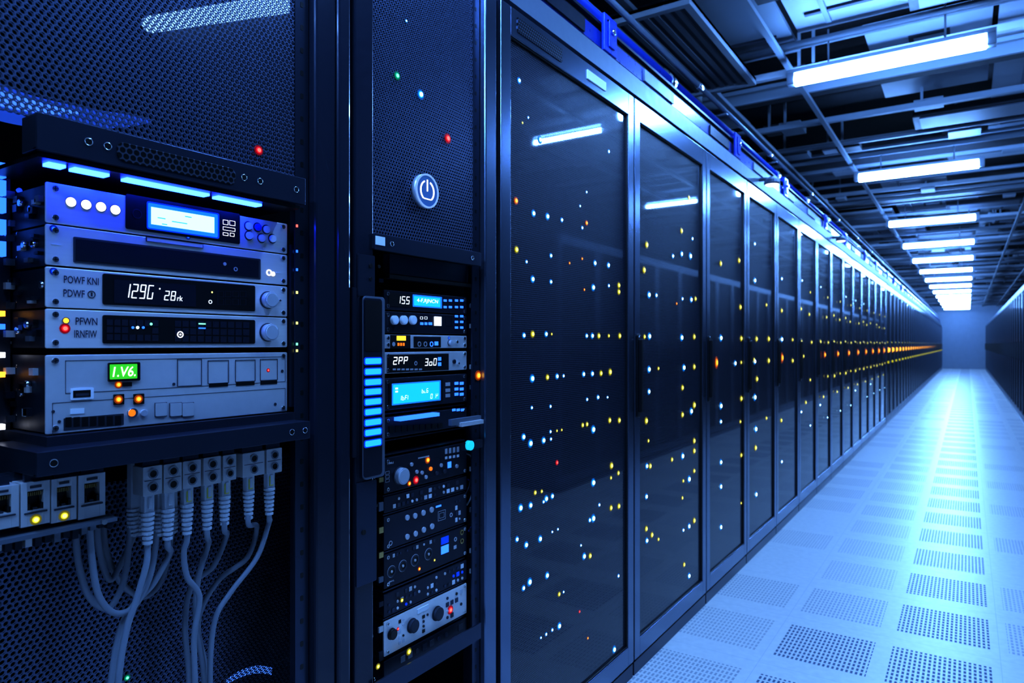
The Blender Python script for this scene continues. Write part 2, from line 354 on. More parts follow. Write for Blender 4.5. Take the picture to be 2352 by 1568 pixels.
# ------------------------------------------------------------------ ceiling lights
lx0,lx1,lz=-0.95,0.09,3.01
def light_fix():
    org=((lx0+lx1)/2,0,3.0); r=root('light_fixture',org,'long white fluorescent tube fixture hung from the ceiling','lamp','ceiling tube lights')
    m=MB(); m.box(lx0-.05,lx1+.05,-.03,.03,lz+.042,lz+.07,'lamp_metal'); m.box(lx0-.05,lx0-.003,-.034,.034,lz-.028,lz+.042,'lamp_metal'); m.box(lx1+.003,lx1+.05,-.034,.034,lz-.028,lz+.042,'lamp_metal'); a=m.done('housing',r,bevel=.004)
    m=MB(); m.cyl(lx0,lx1,0,lz,.038,'tube','x',18); b=m.done('lamp_tube',r,label='glowing white tube')
    m=MB(); m.tube([(lx0+.2,0,lz+.07),(lx0+.2,0,3.3)],.006,'lamp_metal',8); c=m.done('hanger_rod',r)
    m=MB(); m.tube([(lx1-.2,0,lz+.07),(lx1-.2,0,3.3)],.006,'lamp_metal',8); d=m.done('hanger_rod',r)
    return r,[a,b,c,d]
def copy_thing(r,parts,loc,rotz=0):
    q=r.copy(); q.location=loc; q.rotation_euler=(0,0,rotz); COL.objects.link(q); mp={r:q}; 
    for p in parts:
        c=p.copy(); c.parent=mp.get(p.parent,q); c.matrix_parent_inverse=Matrix(); COL.objects.link(c); mp[p]=c
    return q
LY=[4.82,8.04,11.4,14.1]; 
while LY[-1]<38: LY.append(LY[-1]+2.6)
LY+=[1.62,0.1,-1.5]  # middle entry is an unseen fixture added to brighten the equipment faces
lr,lp=light_fix(); lr.location=(lr.location[0],LY[0],3.0)
for yy in LY[1:]: copy_thing(lr,lp,(lr.location[0],yy,3.0))
for xx,yy in ((.68,5.05),(.95,8.2)): # slimmer lamps above the opposite row
    q=copy_thing(lr,lp,(xx,yy,3.0)); q.scale=(.62,1,1)
    for ch in q.children:
        if ch.name.startswith('lamp_tube'): ch.scale=(1,.5,.5); ch.location=(0,0,.005)
# ------------------------------------------------------------------ cable tray and conduits above the cabinets
TY0,TY1=1.55,41.0
mb=MB(); mb.box(-1.16,-1.13,TY0,TY1,2.28,2.355,'galv'); mb.box(-1.46,-1.43,TY0,TY1,2.28,2.355,'galv')
y=TY0
while y<TY1: mb.box(-1.43,-1.16,y,y+0.03,2.285,2.305,'galv'); y+=0.3
y=TY0
while y<TY1: mb.box(-1.20,-1.15,y,y+.04,2.20,2.28,'traydark'); mb.box(-1.45,-1.41,y,y+.04,2.20,2.28,'traydark'); mb.box(-1.43,-1.16,y,y+.04,2.33,2.352,'galv'); y+=1.46
mb.done('cable_tray',org=(-1.3,TY0,2.2),label='long galvanised cable ladder standing on the cabinet tops',cat='cable tray')
mb=MB(); mb.box(-1.32,-1.17,TY0,TY1,2.355,2.47,'traydark'); mb.box(-1.170,-1.158,TY0,TY1,2.385,2.445,'trayblue'); mb.box(-1.33,-1.155,TY0,TY1,2.47,2.48,'traydark'); mb.box(-1.172,-1.155,TY0,TY1,2.356,2.37,'galv')
y=TY0+.3; i=0
while y<TY1: mb.box(-1.158,-1.150,y,y+.35,2.39,2.44,'galv' if i%2 else 'traydark'); y+=.9; i+=1
mb.done('cable_duct',org=(-1.23,TY0,2.355),label='dark enclosed cable duct with blue edge lying over the cable tray',cat='cable duct')
for i,(x,z,r,k) in enumerate([(-1.20,2.53,.024,'trayblue'),(-1.27,2.60,.030,'galv'),(-1.35,2.54,.024,'galv'),(-1.38,2.70,.016,'galv'),(-1.30,2.52,.018,'traydark'),(-1.22,2.67,.014,'galv')]):
    mb=MB(); mb.tube([(x,TY0,z),(x,12,z),(x,TY1,z)],r,k,12)
    y=TY0+.5
    while y<14: mb.tube([(x,y,z),(x,y+.06,z)],r*1.3,'steel',12); y+=1.1+.1*i
    mb.done('conduit_pipe',org=(x,TY0,z),label='slim %s conduit pipe with couplings running over the cabinets'%({'trayblue':'blue','galv':'silver','traydark':'dark'}[k]),cat='pipe',group='conduit pipes above the cabinets')
y=2.35; i=0
while y<18:
    mb=MB(); mb.box(-1.40,-1.135,y,y+.07,2.481,2.497,'blueplastic'); mb.box(-1.149,-1.135,y-.02,y+.09,2.37,2.51,'blueplastic'); mb.box(-1.135,-1.128,y+.01,y+.06,2.39,2.49,'blueplastic'); mb.cyl(-1.128,-1.118,y+.035,2.45,.012,'steel')
    mb.box(-1.41,-1.398,y+.02,y+.05,2.481,2.68,'galv'); mb.box(-1.40,-1.20,y+.02,y+.05,2.638,2.648,'galv')
    mb.done('pipe_clamp',org=(-1.27,y,2.5),label='bright blue clamp bracket gripping the overhead duct',cat='bracket',group='blue duct clamps',bevel=.003)
    y+=1.3 if i%2 else 1.75; i+=1
for yy in (4.6,7.5):
    r=root('spot_lamp',(-1.08,yy,2.3),'small round spot lamp fixed to the overhead tray','lamp','small spot lamps')
    MB().tube([(-1.13,yy,2.33),(-1.08,yy,2.33),(-1.06,yy,2.32)],.012,'galv',8).done('lamp_arm',r)
    mb=MB(); mb.lathe([(2.34,.02),(2.32,.045),(2.30,.05),(2.29,.046)],-1.05,yy,'galv',18); mb.done('lamp_shade',r)
    mb=MB(); mb.lathe([(2.289,.042),(2.282,.03)],-1.05,yy,'L_w',18); mb.done('lamp_lens',r)
# ------------------------------------------------------------------ closed server cabinets
DEP=1.0; CH=2.2
def cab_geo(w,body,door,panel,handle,o=(0,0),pm='mesh_door',bz='bezel'):
    X,Y=o
    b=body; b.box(X-DEP,X-.03,Y+.004,Y+.02,.0,CH,'frame'); b.box(X-DEP,X-.03,Y+w-.02,Y+w-.004,.0,CH,'frame')
    b.box(X-DEP,X-DEP+.02,Y+.02,Y+w-.02,0,CH,'inner'); b.box(X-DEP+.02,X-.03,Y+.02,Y+w-.02,CH-.02,CH,'frame'); b.box(X-DEP+.02,X-.03,Y+.02,Y+w-.02,0,.03,'frame')
    b.box(X-.06,X-.03,Y+.02,Y+w-.02,.03,CH-.02,'inner')
    b.box(X-.03,X-.004,Y+.006,Y+w-.006,.0,.05,'frame')
    d=door; bw=.048; tp='frame' if bz=='bezel_mid' else bz
    d.box(X-.028,X,Y+.006,Y+.006+bw,.06,CH-.005,bz); d.box(X-.028,X,Y+w-.006-bw,Y+w-.006,.06,CH-.005,bz)
    d.box(X-.028,X,Y+.006+bw,Y+w-.006-bw,CH-.085,CH-.005,tp); d.box(X-.028,X,Y+.006+bw,Y+w-.006-bw,.06,.13,bz)
    # fine polished inner lip around the panel
    a,c=Y+.006+bw,Y+w-.006-bw
    for (p,q,r_,s_) in ((a,a+.004,.13,CH-.085),(c-.004,c,.13,CH-.085),(a,c,.13,.134),(a,c,CH-.089,CH-.085)): d.box(X-.02,X-.004,p,q,r_,s_,'black')
    p=panel; p.box(X-.022,X-.012,Y+.054,Y+w-.054,.13,CH-.085,pm)
    if handle is not None:
        h=handle; h.rr(X,X+.008,Y+.014,Y+.040,.98,1.30,.010,'black'); h.rr(X+.008,X+.022,Y+.020,Y+.034,1.0,1.28,.006,'black'); h.cyl(X+.008,X+.011,Y+.027,1.29,.005,'steel')
def cabinet(y0,w,label,grp='closed server cabinets',hand=True,pm='mesh_door'):
    org=(-1.05,y0,0); r=root('server_cabinet',org,label,'server cabinet',grp)
    b,d,p,h=MB(),MB(),MB(),(MB() if hand else None); cab_geo(w,b,d,p,h,(-1.05,y0),pm)
    bo=b.done('cabinet_body',r,bevel=0); do=d.done('door_frame',r,label='satin steel door frame',bevel=.003)
    out=[bo,do,p.done('perforated_panel',do,label='dark perforated mesh door panel')]
    if hand: out.append(h.done('door_handle',do,label='slim black door handle',bevel=.002))
    return r,out
WD=1.062
c3='''1192 185 c 6;1213 270 c 3;1200 282 y 3;1240 321 c 7;1398 348 c 4;1185 461 o 7;1347 441 c 3;1332 473 c 3;1225 490 c 7;1257 497 c 7;1290 505 c 5;1347 512 o 5;1337 523 c 4;1186 573 y 7;1265 587 c 5;1209 601 c 4;1337 594 o 3;1366 604 c 6;1397 609 c 6;1308 604 o 3;1223 641 c 7;1265 647 c 5;1362 660 c 7;1398 656 c 4;1342 665 o 3;1421 655 y 6;1421 670 y 6;1203 770 c 6;1223 767 y 7;1254 767 c 6;1267 767 y 3;1347 771 c 5;1360 771 c 6;1375 771 y 6;1398 771 y 4;1423 771 y 6;1222 869 c 8;1257 866 y 6;1279 864 c 6;1294 863 c 4;1340 859 c 6;1360 858 c 6;1380 857 y 6;1401 854 y 7;1221 936 c 4;1264 933 c 4;1348 917 c 4;1373 912 c 5;1395 912 c 3;1338 976 y 5;1348 974 y 5;1362 986 c 8;1400 965 y 6;1422 965 y 6;1202 1003 c 7;1218 1018 c 8;1248 1011 c 7;1264 991 c 4;1279 989 y 3;1290 987 y 3;1265 1008 c 4;1279 1062 r 5;1404 1069 y 7;1362 1108 c 8;1403 1097 y 4;1420 1086 y 5;1229 1131 y 5;1244 1128 y 4;1254 1145 c 7;1268 1139 c 6;1195 1166 c 8;1218 1160 c 7;1248 1152 c 4;1376 1159 c 4;1403 1166 y 6;1421 1162 y 6;1354 1194 c 5;1362 1190 c 8;1187 1238 c 6;1208 1251 c 7;1240 1237 c 7;1268 1221 c 3;1281 1215 c 3;1334 1252 c 3;1341 1277 c 7;1355 1276 y 6;1420 1322 c 4;1202 1350 c 6;1216 1336 c 8;1256 1321 c 7;1284 1364 y 5;1294 1359 c 3;1331 1404 r 3;1284 1437 c 7;1268 1446 c 4;1254 1456 c 4;1242 1464 c 3;1350 1465 o 3;1410 1491 c 7'''
c4='''1565 530 y 6;1582 454 y 5;1485 562 y 7;1590 548 c 4;1479 620 y 7;1545 588 c 5;1565 583 c 6;1585 588 c 7;1490 677 c 7;1507 678 c 5;1567 686 c 4;1587 688 c 6;1597 686 y 5;1554 697 o 3;1480 773 y 5;1491 772 c 7;1565 775 c 7;1594 773 y 6;1490 848 c 7;1512 846 y 4;1570 844 c 7;1594 842 y 6;1567 890 y 6;1490 899 c 6;1594 930 y 7;1587 944 c 7;1567 952 y 6;1484 966 y 7;1489 1012 y 4;1594 1012 y 6;1594 1035 y 6;1567 1047 c 7;1543 1055 y 5;1485 1070 c 6;1493 1070 y 6;1594 1081 y 5;1582 1100 c 7;1569 1104 y 4;1484 1140 c 6;1567 1143 y 4;1594 1195 y 6;1582 1208 c 6;1569 1217 c 4;1484 1214 y 6;1497 1228 y 6;1485 1241 c 6;1512 1238 y 4;1571 1296 y 5;1582 1322 c 6'''
c5='''1655 776 c 7;1655 605 y 6;1697 598 y 6;1700 705 y 6;1702 777 y 6;1688 834 c 6;1702 832 y 4;1655 932 c 7;1655 968 c 5;1702 915 y 6;1700 968 y 4;1655 1061 c 6;1702 1045 y 5;1655 1117 c 6;1655 1210 c 6;1702 1155 y 3'''
c6='''1733 560 c 4;1733 644 c 6;1737 778 y 6;1765 778 y 6;1733 830 c 6;1765 828 y 6;1738 870 y 6;1733 912 c 7;1735 985 c 7;1735 1028 y 6;1736 1135 c 6;1760 700 y 4;1760 960 y 4'''
c7='''1795 779 c 6;1794 965 y 5;1795 713 y 5;1795 1060 c 4;1820 828 y 5;1795 640 c 4;1820 780 y 4'''
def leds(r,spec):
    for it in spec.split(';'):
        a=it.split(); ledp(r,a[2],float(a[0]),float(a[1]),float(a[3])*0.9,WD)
r3,_=cabinet(1.515,.895,'tall dark perforated cabinet with many cyan and yellow lights',hand=False); leds(r3,c3)
mb=MB(); mb.box(-1.05,-1.047,1.60,1.85,2.135,2.175,'vent'); mb.done('header_vent',r3,label='small perforated vent strip')
mb=MB(); mb.box(-1.05,-1.046,2.02,2.16,2.14,2.17,'white'); mb.done('label_plate',r3,label='pale blank label plate')
r4,_=cabinet(2.41,.86,'tall dark perforated cabinet with scattered yellow lights'); leds(r4,c4)
yb=3.27; P=.73
r5,parts=cabinet(yb,P,'narrow dark perforated cabinet with one small orange light')
cabs=[(r5,yb)]
for i in range(1,12):
    q=copy_thing(r5,parts,(-1.05,yb+P*i,0)); ORG[q.name]=(-1.05,yb+P*i,0); cabs.append((q,yb+P*i))
for i,(q,y) in enumerate(cabs):
    if i: q['label']='narrow dark perforated cabinet with yellow and cyan lights'
    xx=-1.049 if i>3 else -WD
    led(q,'y' if i in (1,3) else 'o',-1.052 if i<4 else xx,y+(.16 if i<4 else .35),1.167,(.015,.011,.018,.013,.022,.024,.026,.028,.030,.033,.036,.038)[i],1.45 if i in (0,2) else 1.0)
    if i==0: leds(q,c5)
    elif i==1: leds(q,c6)
    elif i==2: leds(q,c7)
    else:
        for (yy,z,c,rr) in [(.12,1.28,'y',.016),(.55,1.275,'y',.013),(.12,1.53,'y',.013),(.45,1.50,'y',.013),(.14,.96,'y',.016),(.5,.97,'y',.012),(.3,.80,'y',.013),(.14,.74,'c',.011),(.5,.60,'c',.009),(.16,1.75,'c',.009),(.5,1.68,'y',.010)]:
            if random.random()<.85: led(q,c,xx,y+yy+random.uniform(-.02,.02),z,rr)
# distant cabinets: one mesh each
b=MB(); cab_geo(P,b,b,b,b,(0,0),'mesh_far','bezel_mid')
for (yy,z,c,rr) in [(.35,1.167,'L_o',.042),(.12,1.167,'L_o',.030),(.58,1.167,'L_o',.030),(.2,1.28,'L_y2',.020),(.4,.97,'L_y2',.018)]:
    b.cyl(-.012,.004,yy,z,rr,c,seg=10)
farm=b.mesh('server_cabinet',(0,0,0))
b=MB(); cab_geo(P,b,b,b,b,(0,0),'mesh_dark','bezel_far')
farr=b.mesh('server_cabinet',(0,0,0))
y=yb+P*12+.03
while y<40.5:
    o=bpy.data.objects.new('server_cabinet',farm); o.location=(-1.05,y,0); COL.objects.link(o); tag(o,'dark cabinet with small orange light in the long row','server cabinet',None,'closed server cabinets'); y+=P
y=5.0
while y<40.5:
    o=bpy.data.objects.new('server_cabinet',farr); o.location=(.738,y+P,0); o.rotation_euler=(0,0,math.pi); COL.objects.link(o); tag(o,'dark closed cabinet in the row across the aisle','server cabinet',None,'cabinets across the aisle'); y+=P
# ------------------------------------------------------------------ open racks
def rail(x,y0,y1,z0,z1,r,step=.044):
    m=MB(); m.box(x-.004,x,y0,y1,z0,z1,'frame')
    m.box(x-.05,x-.004,y1-.004,y1,z0,z1,'frame'); yc=(y0+y1)/2; z=z0+.03
    while z<z1-.02:
        m.rr(x,x+.0006,yc-.0035,yc+.0035,z-.005,z+.005,.002,'black'); z+=step
    return m.done('mounting_rail',r,label='punched steel mounting rail')
# ---- rack one
R1=root('open_rack',(-1.05,.5,0),'open dark steel rack holding silver rack equipment','server rack')
m=MB(); ya,yb2=.10,.975
m.box(-2.05,-2.03,ya,yb2,0,2.3,'inner'); m.box(-2.03,-1.10,ya,ya+.02,0,2.3,'inner'); m.box(-2.03,-1.10,yb2-.02,yb2,0,2.3,'inner'); m.box(-2.03,-1.10,ya+.02,yb2-.02,2.28,2.3,'inner'); m.box(-2.03,-1.05,ya+.02,yb2-.02,0,.08,'inner')
m.done('cabinet_body',R1)
m=MB(); m.box(-1.10,-1.05,.889,.940,0,2.3,'pillar'); m.box(-1.10,-1.045,.942,.975,0,2.3,'pillar'); m.done('corner_post',R1,label='broad glossy dark blue corner post',bevel=.005)
m=MB(); m.box(-1.10,-1.05,.10,.16,0,2.3,'pillar'); m.done('corner_post',R1,bevel=.005)
rail(-1.068,.855,.886,.08,2.28,R1)
rail(-1.068,.165,.196,.08,2.28,R1)
yl=Yp(85,1.02); yr=Yp(702,1.02)
m=MB(); m.box(-1.074,-1.068,.198,.853,EYE+.312,2.28,'mesh_open'); m.done('perforated_panel',R1,label='upper perforated mesh panel')
m=MB(); m.box(-1.192,-1.187,.198,.953,.08,1.03,'mesh_open'); m.done('perforated_panel',R1,label='lower perforated mesh panel')
def shelf(R,yl,yr,zt,zb,W,back,name='shelf',vent=None,holes=()):
    m=MB(); m.box(-W-.004,-W,yl,yr,zb,zt,'frame'); m.box(back,-W-.004,yl,yr,zt-.004,zt,'frame'); m.box(-W-.012,-W-.004,yl,yr,zb,zb+.003,'frame')
    m.box(back,-W-.004,yl,yl+.004,zb,zt-.004,'frame')
    if vent:
        v0,v1=vent; h=zt-zb; m.rr(-W,-W+.0015,v0,v1,zb+h*.15,zb+h*.72,.01,'vent'); 
    for hy in holes: m.cyl(-W,-W+.001,hy,(zt+zb)/2,.0045,'black'); m.annulus(-W,-W+.0014,hy,(zt+zb)/2,.0045,.0055,'steel')
    return m.done(name,R,label='folded dark steel shelf',bevel=.0015)
shelf(R1,yl,yr,EYE+.306,EYE+.258,1.02,-1.066,vent=(Yp(268,1.02),Yp(540,1.02)),holes=[Yp(203,1.02),Yp(247,1.02),Yp(560,1.02),Yp(597,1.02),Yp(680,1.02)])
_,z5b=YZ(105,1000,1.08)
_,s1=YZ(85,1040,1.02); _,s2=YZ(85,1096,1.02)
shelf(R1,yl,yr+.01,s1,s2,1.02,-1.18,holes=[Yp(123,1.02),Yp(670,1.02),Yp(700,1.02)])
m=MB(); m.box(-1.39,-1.065,yl+.03,.853,s1,z5b-.001,'chassis'); 
m.done('shelf_tray',R1,label='thin tray plate under the lowest unit')
m=MB(); m.box(-1.39,-1.030,yl+.005,yr-.005,EYE+.250,EYE+.256,'black'); m.done('shelf_plate',R1,label='dark underside plate of the shelf')
for a,b_ in ((110,150),(170,250),(290,480),(500,600)):
    m=MB(); m.box(-1.066,-1.048,Yp(a,1.05),Yp(b_,1.05),EYE+.246,EYE+.250,'strip'); m.done('light_strip',R1,label='blue light strip beneath the shelf')
# emissive ribbons imitating light reflected in the mesh
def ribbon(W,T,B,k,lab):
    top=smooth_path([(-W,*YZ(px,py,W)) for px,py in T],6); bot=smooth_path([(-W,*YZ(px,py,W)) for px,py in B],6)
    m=MB(); nn=len(top); m.add([tuple(p) for p in top]+[tuple(p) for p in bot],[(i,i+1,nn+i+1,nn+i) for i in range(nn-1)],k); m.done('painted_glow',R1,label=lab)
ribbon(1.25,((-70,160),(60,215),(200,248),(290,262),(350,275)),((-70,260),(60,290),(200,296),(290,292),(345,282)),'glowdim','emissive blue ribbon imitating a reflection in the mesh')
ribbon(1.24,((-70,175),(30,215),(110,240),(180,256)),((-70,225),(30,250),(110,262),(180,262)),'glowmid','short emissive ribbon imitating the brightest part of the reflection')
ribbon(1.24,((520,1560),(550,1540),(590,1528),(625,1532)),((515,1575),(550,1556),(590,1546),(625,1550)),'glowmid','short emissive ribbon imitating bright light low on the mesh')
m=MB(); a=YZ(430,72,1.55); m.tube([(-1.72,a[0]+.0,a[1]+.06),(-1.20,a[0]+.02,a[1]-.02)],.020,'glowbar',10)  # added glowing bar, stands in for a lamp's reflection in the mesh
m.done('reflection_bar',R1,label='emissive bar imitating a lamp reflection in the mesh')
ledp(R1,'r',594,345,8,1.067); ledp(R1,'g',292,1556,5,1.185)
# clutter on the far side rail
m=MB()
for i,py in enumerate((390,430,470,520,570)):
    y_,z_=YZ(4,py,1.2); m.box(-1.21,-1.195,y_-.012,y_+.004,z_-.012,z_+.010,'L_b')
m.box(-1.23,-1.21,.34,.44,EYE-.3,EYE+.25,'chassis')
for py,k in ((720,'L_o'),(815,'L_w'),(860,'L_o'),(750,'L_b'),(980,'L_w')):
    y_,z_=YZ(5,py,1.2); m.box(-1.21,-1.197,y_-.005,y_+.003,z_-.004,z_+.004,k)
for py in (400,445,545,600,655,700,765,850,905,960):
    y_,z_=YZ(28,py,1.2); m.box(-1.21,-1.20,y_-.008,y_+.004,z_-.006,z_+.004,random.choice(['pewter','galv','navy','steel'])); m.cyl(-1.20,-1.196,y_+.008,z_+.006,.004,'steel','x',10)
m.done('status_light_strip',R1,label='vertical strip of blue and amber status lights')
m=MB()
for py,k in ((520,'L_r'),(578,'L_b'),(620,'L_b'),(672,'L_y'),(742,'L_y'),(790,'L_g'),(805,'L_y')):
    y_,z_=YZ(672,py,1.08); m.box(-1.074,-1.066,y_-.0015,y_+.0015,z_-.0025,z_+.0025,k)
y_,_=YZ(664,500,1.08); m.box(-1.085,-1.0745,y_,y_+.012,EYE-.12,EYE+.19,'chassis')
m.done('status_light_strip',R1,label='narrow strip of coloured status lights beside the units')
W1=1.08
def unit(name,label,px0,px1,pt,pb,W,face,depth=.30,R=None,cat='rack equipment',screws=True,side=True,grp=None,gap=.0008):
    y0,zt=YZ(px0,pt,W); _,zb=YZ(px0,pb,W); y1=Yp(px1,W); zt-=gap; zb+=gap
    r=root(name,(-W-depth/2,(y0+y1)/2,zb),label,cat,grp)
    m=MB(); m.box(-W-depth,-W-.004,y0+.008,y1-.008,zb+.0005,zt-.0005,'chassis')
    if side:
        for i in range(10):
            xx=-W-.02-random.random()*.16; zz=zb+(zt-zb)*random.uniform(.1,.75); m.box(xx-.014,xx,y0+.001,y0+.008,zz,zz+random.uniform(.004,.012),random.choice(['frame','black','galv','navy','pewter']))
        for i in range(2):
            xx=-W-.02-random.random()*.13; m.cyl(y0+.001,y0+.008,xx,zb+(zt-zb)*random.uniform(.3,.7),.005,'steel','y',12)
    m.done('chassis',r)
    m=MB(); m.rr(-W-.004,-W,y0,y1,zb,zt,.0025,face); m.done('faceplate',r,bevel=.0012)
    if screws:
        for (yy,zz) in ((y0+.012,zt-.008),(y0+.012,zb+.008),(y1-.010,zt-.007),(y1-.010,zb+.007)):
            m=MB(); m.cyl(-W,-W+.002,yy,zz,.0042,'steel',seg=14); m.box(-W+.002,-W+.0023,yy-.003,yy+.003,zz-.0005,zz+.0005,'black'); m.box(-W+.002,-W+.0023,yy-.0005,yy+.0005,zz-.003,zz+.003,'black'); m.done('screw',r)
    return r
def knob(r,px,py,rp,W,k='knob',t=.014):
    m=MB(); m.D(px,py,rp*1.12,W,.002,'groove',28); y,z=YZ(px,py,W); rr_=rp*Dp(px,W)/F
    m.cyl(-W+.002,-W+t,y,z,rr_,k,'x',32); m.cyl(-W+t,-W+t+.001,y,z,rr_*.85,k,'x',32); m.done('knob',r,bevel=.0008)
def button(r,px,py,rp,W,k,t=.004,name='button',ring=None):
    m=MB(); m.D(px,py,rp,W,t,k,18)
    if ring: m.A(px,py,rp,rp*1.3,W,.0008,ring)
    m.done(name,r,bevel=.0006 if not ring else 0)
# unit 1
U=unit('display_amplifier','silver rack unit with bright cyan screen and four lights',105,660,415,511,W1,'silver')
for px,py in ((162,464),(197,470),(231,475),(264,482)):
    m=MB(); m.A(px,py,10.5,12.5,W1,.0015,'steel'); m.D(px,py,10.5,W1,.0022,'L_w'); m.done('indicator_light',U,label='round white light')
m=MB(); m.R(288,468,550,543,W1,.0015,'black',.003); m.A(315,491,9,11,W1+0-.0015,.0005,'chassis')
for a,b_,c_,d_ in ((512,505,524,516),(527,507,540,518),(512,522,540,530),(512,534,524,541),(528,535,538,543)): m.O(a,b_,c_,d_,W1-.0015,.0004,'L_w',.0006)
m.done('display_bezel',U)
m=MB(); m.R(337,476,503,537,W1-.0015,.0008,'L_b2',.003); m.R(340,479,500,534,W1-.0023,.0004,'dispedge',.002); m.R(347,487,492,525,W1-.0027,.0006,'disp'); 
for a,b_,c_,d_ in ((362,500,380,502),(395,510,430,512),(372,514,384,516),(425,497,440,499)): m.R(a,b_,c_,d_,W1-.0033,.0002,'dispcyan')
m.done('screen',U,label='glowing cyan-white screen')
for px,py in ((570,519),(591,522),(611,527),(571,541),(600,547),(625,548)): button(U,px,py,8.5,W1,'blueplastic' if px in(591,) else 'white',ring='groove')
ledp(U,'b',432,544,4,W1)
# unit 2
U=unit('tape_drive','silver rack unit with long dark recessed front slot',105,660,512,608,W1,'silver')
m=MB(); m.R(168,569,598,622,W1,.001,'groove',.002); m.R(174,573,594,617,W1-.001,.0006,'navy'); m.D(516,606,4,W1-.0016,.001,'knob'); m.A(541,618,3,5,W1-.0016,.001,'knob'); m.done('front_slot',U,label='dark recessed slot')
m=MB(); m.R(335,552,465,562,W1,.002,'silver',.001); m.O(335,552,465,562,W1,.0024,'groove',.0005); m.done('release_tab',U)
m=MB(); m.R(118,560,140,562,W1,.0006,'white'); m.A(618,626,5,7,W1,.001,'L_w'); m.D(627,629,5,W1,.0012,'L_w'); m.R(634,625,645,627,W1,.0005,'white'); m.done('power_symbol',U)
ledp(U,'b',123,525,6,W1)
# unit 3
U=unit('digital_tuner','silver rack unit with white digits on dark display',105,660,610,706,W1,'silver')
m=MB(); m.R(235,642,585,707,W1,.0015,'black',.003); m.R(262,648,450,700,W1-.0015,.0004,'navy')
for ix in range(4):
    for iy in range(2): m.O(500+ix*17,668+iy*18,514+ix*17,682+iy*18,W1-.0015,.0004,'chassis',.0008)
m.A(483,693,3,4.5,W1-.0015,.0004,'digit'); m.D(487,671,2,W1-.0015,.0004,'L_y'); m.done('display_bezel',U)
m=MB(); m.Q('129G',282,354,669,33,W1-.0022,'digit'); m.Q('28',376,405,679,22,W1-.0022,'digit'); m.T('rk',406,419,685,12,W1-.0022,'digit',.1); m.D(367,663,1.8,W1-.0022,.0004,'digit'); m.done('display_digits',U,label='glowing white digits')
m=MB(); m.T('POWF KNI',146,226,644,17,W1,'ink'); m.T('PDWF',145,194,674,17,W1,'ink'); m.A(210,676,7,8.5,W1,.0008,'ink'); m.T('1',208,212,676,9,W1,'ink'); m.done('lettering',U)
knob(U,614,689,18,W1); ledp(U,'b',123,623,6,W1); button(U,641,690,3,W1,'steel')
# unit 4
U=unit('signal_processor','silver rack unit with grid of small dark keys',105,660,707,801,W1,'silver')
m=MB(); m.R(235,729,585,789,W1,.0015,'black',.003)
for ix in range(19):
    for iy in range(3):
        if ix in (3,4,5) and iy==1 or ix in (7,8) : continue
        a=245+ix*17.4; b_=733+iy*17+ (ix*.35); m.R(a,b_,a+14,b_+14,W1-.0015,.0006,'chassis' if (ix+iy)%3 else 'frame')
for a,k in ((305,'L_b'),(316,'L_c'),(329,'L_b')): m.D(a,752,3,W1-.0021,.0006,k)
m.D(347,744,3,W1-.0021,.0006,'L_g'); m.R(456,742,472,745,W1-.0021,.0006,'L_g'); m.R(456,752,472,755,W1-.0021,.0006,'L_b'); m.A(414,768,5.5,7.5,W1-.0021,.0006,'L_w'); m.D(414,768,2,W1-.0021,.0006,'L_w')
m.done('display_bezel',U)
m=MB(); m.T('PFWN',173,223,738,17,W1,'ink'); m.T('IRNFIW',170,222,767,17,W1,'ink'); m.done('lettering',U)
knob(U,614,763,19,W1)
m=MB(); m.A(151,736,6,8,W1,.001,'steel'); m.D(151,736,6,W1,.0014,'amber'); m.done('indicator_light',U); ledp(U,'r',149,754,8,W1)
# unit 5
U=unit('control_unit','large grey rack unit with green display and orange lights',105,660,814,1000,W1,'pewter')
m=MB(); m.O(150,823,655,890,W1,.0005,'groove',.0006); m.O(120,908,655,985,W1,.0004,'groove',.0006)
for a,b_,c_,d_ in ((407,824,463,886),(477,827,525,880),(540,826,586,876),(597,824,637,873)):
    m.O(a,b_,c_,d_,W1,.001,'groove',.0008)
for a,c_ in ((480,523),(542,584),(598,636)): m.R(a,880-(a-480)*.05,c_,888-(a-480)*.05,W1,.0008,'black')
for a,b_ in ((122,830),(122,945),(648,852),(632,928),(399,882),(136,968)): m.D(a,b_,3.5,W1,.0008,'groove',14)
m.done('panel_seams',U)
m=MB(); m.R(247,832,320,875,W1,.003,'black',.002); m.R(252,836,315,870,W1-.003,.0006,'green',.001); m.T('1.V6.',258,311,853,23,W1-.0037,'greentxt',.18); m.done('green_display',U,label='bright green display reading 1.V6.')
m=MB(); m.R(162,891,214,917,W1,.002,'white',.001); m.R(168,896,208,912,W1-.002,.0005,'black'); m.R(174,903,204,909,W1-.0025,.0004,'groove'); m.done('usb_port',U)
for a,b_ in ((272,917),(318,916)):
    m=MB(); m.R(a-12,b_-12,a+12,b_+12,W1,.002,'black',.001); m.done('light_socket',U); ledp(U,'o',a,b_,7,W1-.002)
m=MB(); m.R(280,878,302,887,W1,.0015,'black'); m.done('light_socket',U); ledp(U,'o',272,883,6,W1)
m=MB(); m.D(303,948,11,W1,.004,'steel',24); m.D(303,948,8,W1-.004,.001,'L_o2',24); m.done('button',U,label='round orange-lit button'); button(U,329,948,8,W1,'knob')
for a in (356,390,418):
    m=MB(); m.R(a,925,a+26,955,W1,.0025,'pewter',.002); m.O(a-1,924,a+27,956,W1,.0008,'groove',.0006); m.done('square_button',U)
m=MB()
m.R(146,955,284,982,W1,.0005,'groove',.001)
for i in range(7): m.R(150+i*19,958-i*.6,164+i*19,979-i*.6,W1-.0005,.0006,'black')
m.done('vent_slots',U)
m=MB(); m.R(161,938,193,950,W1,.0008,'white'); m.done('label_plate',U); ledp(U,'r',616,850,3,W1)
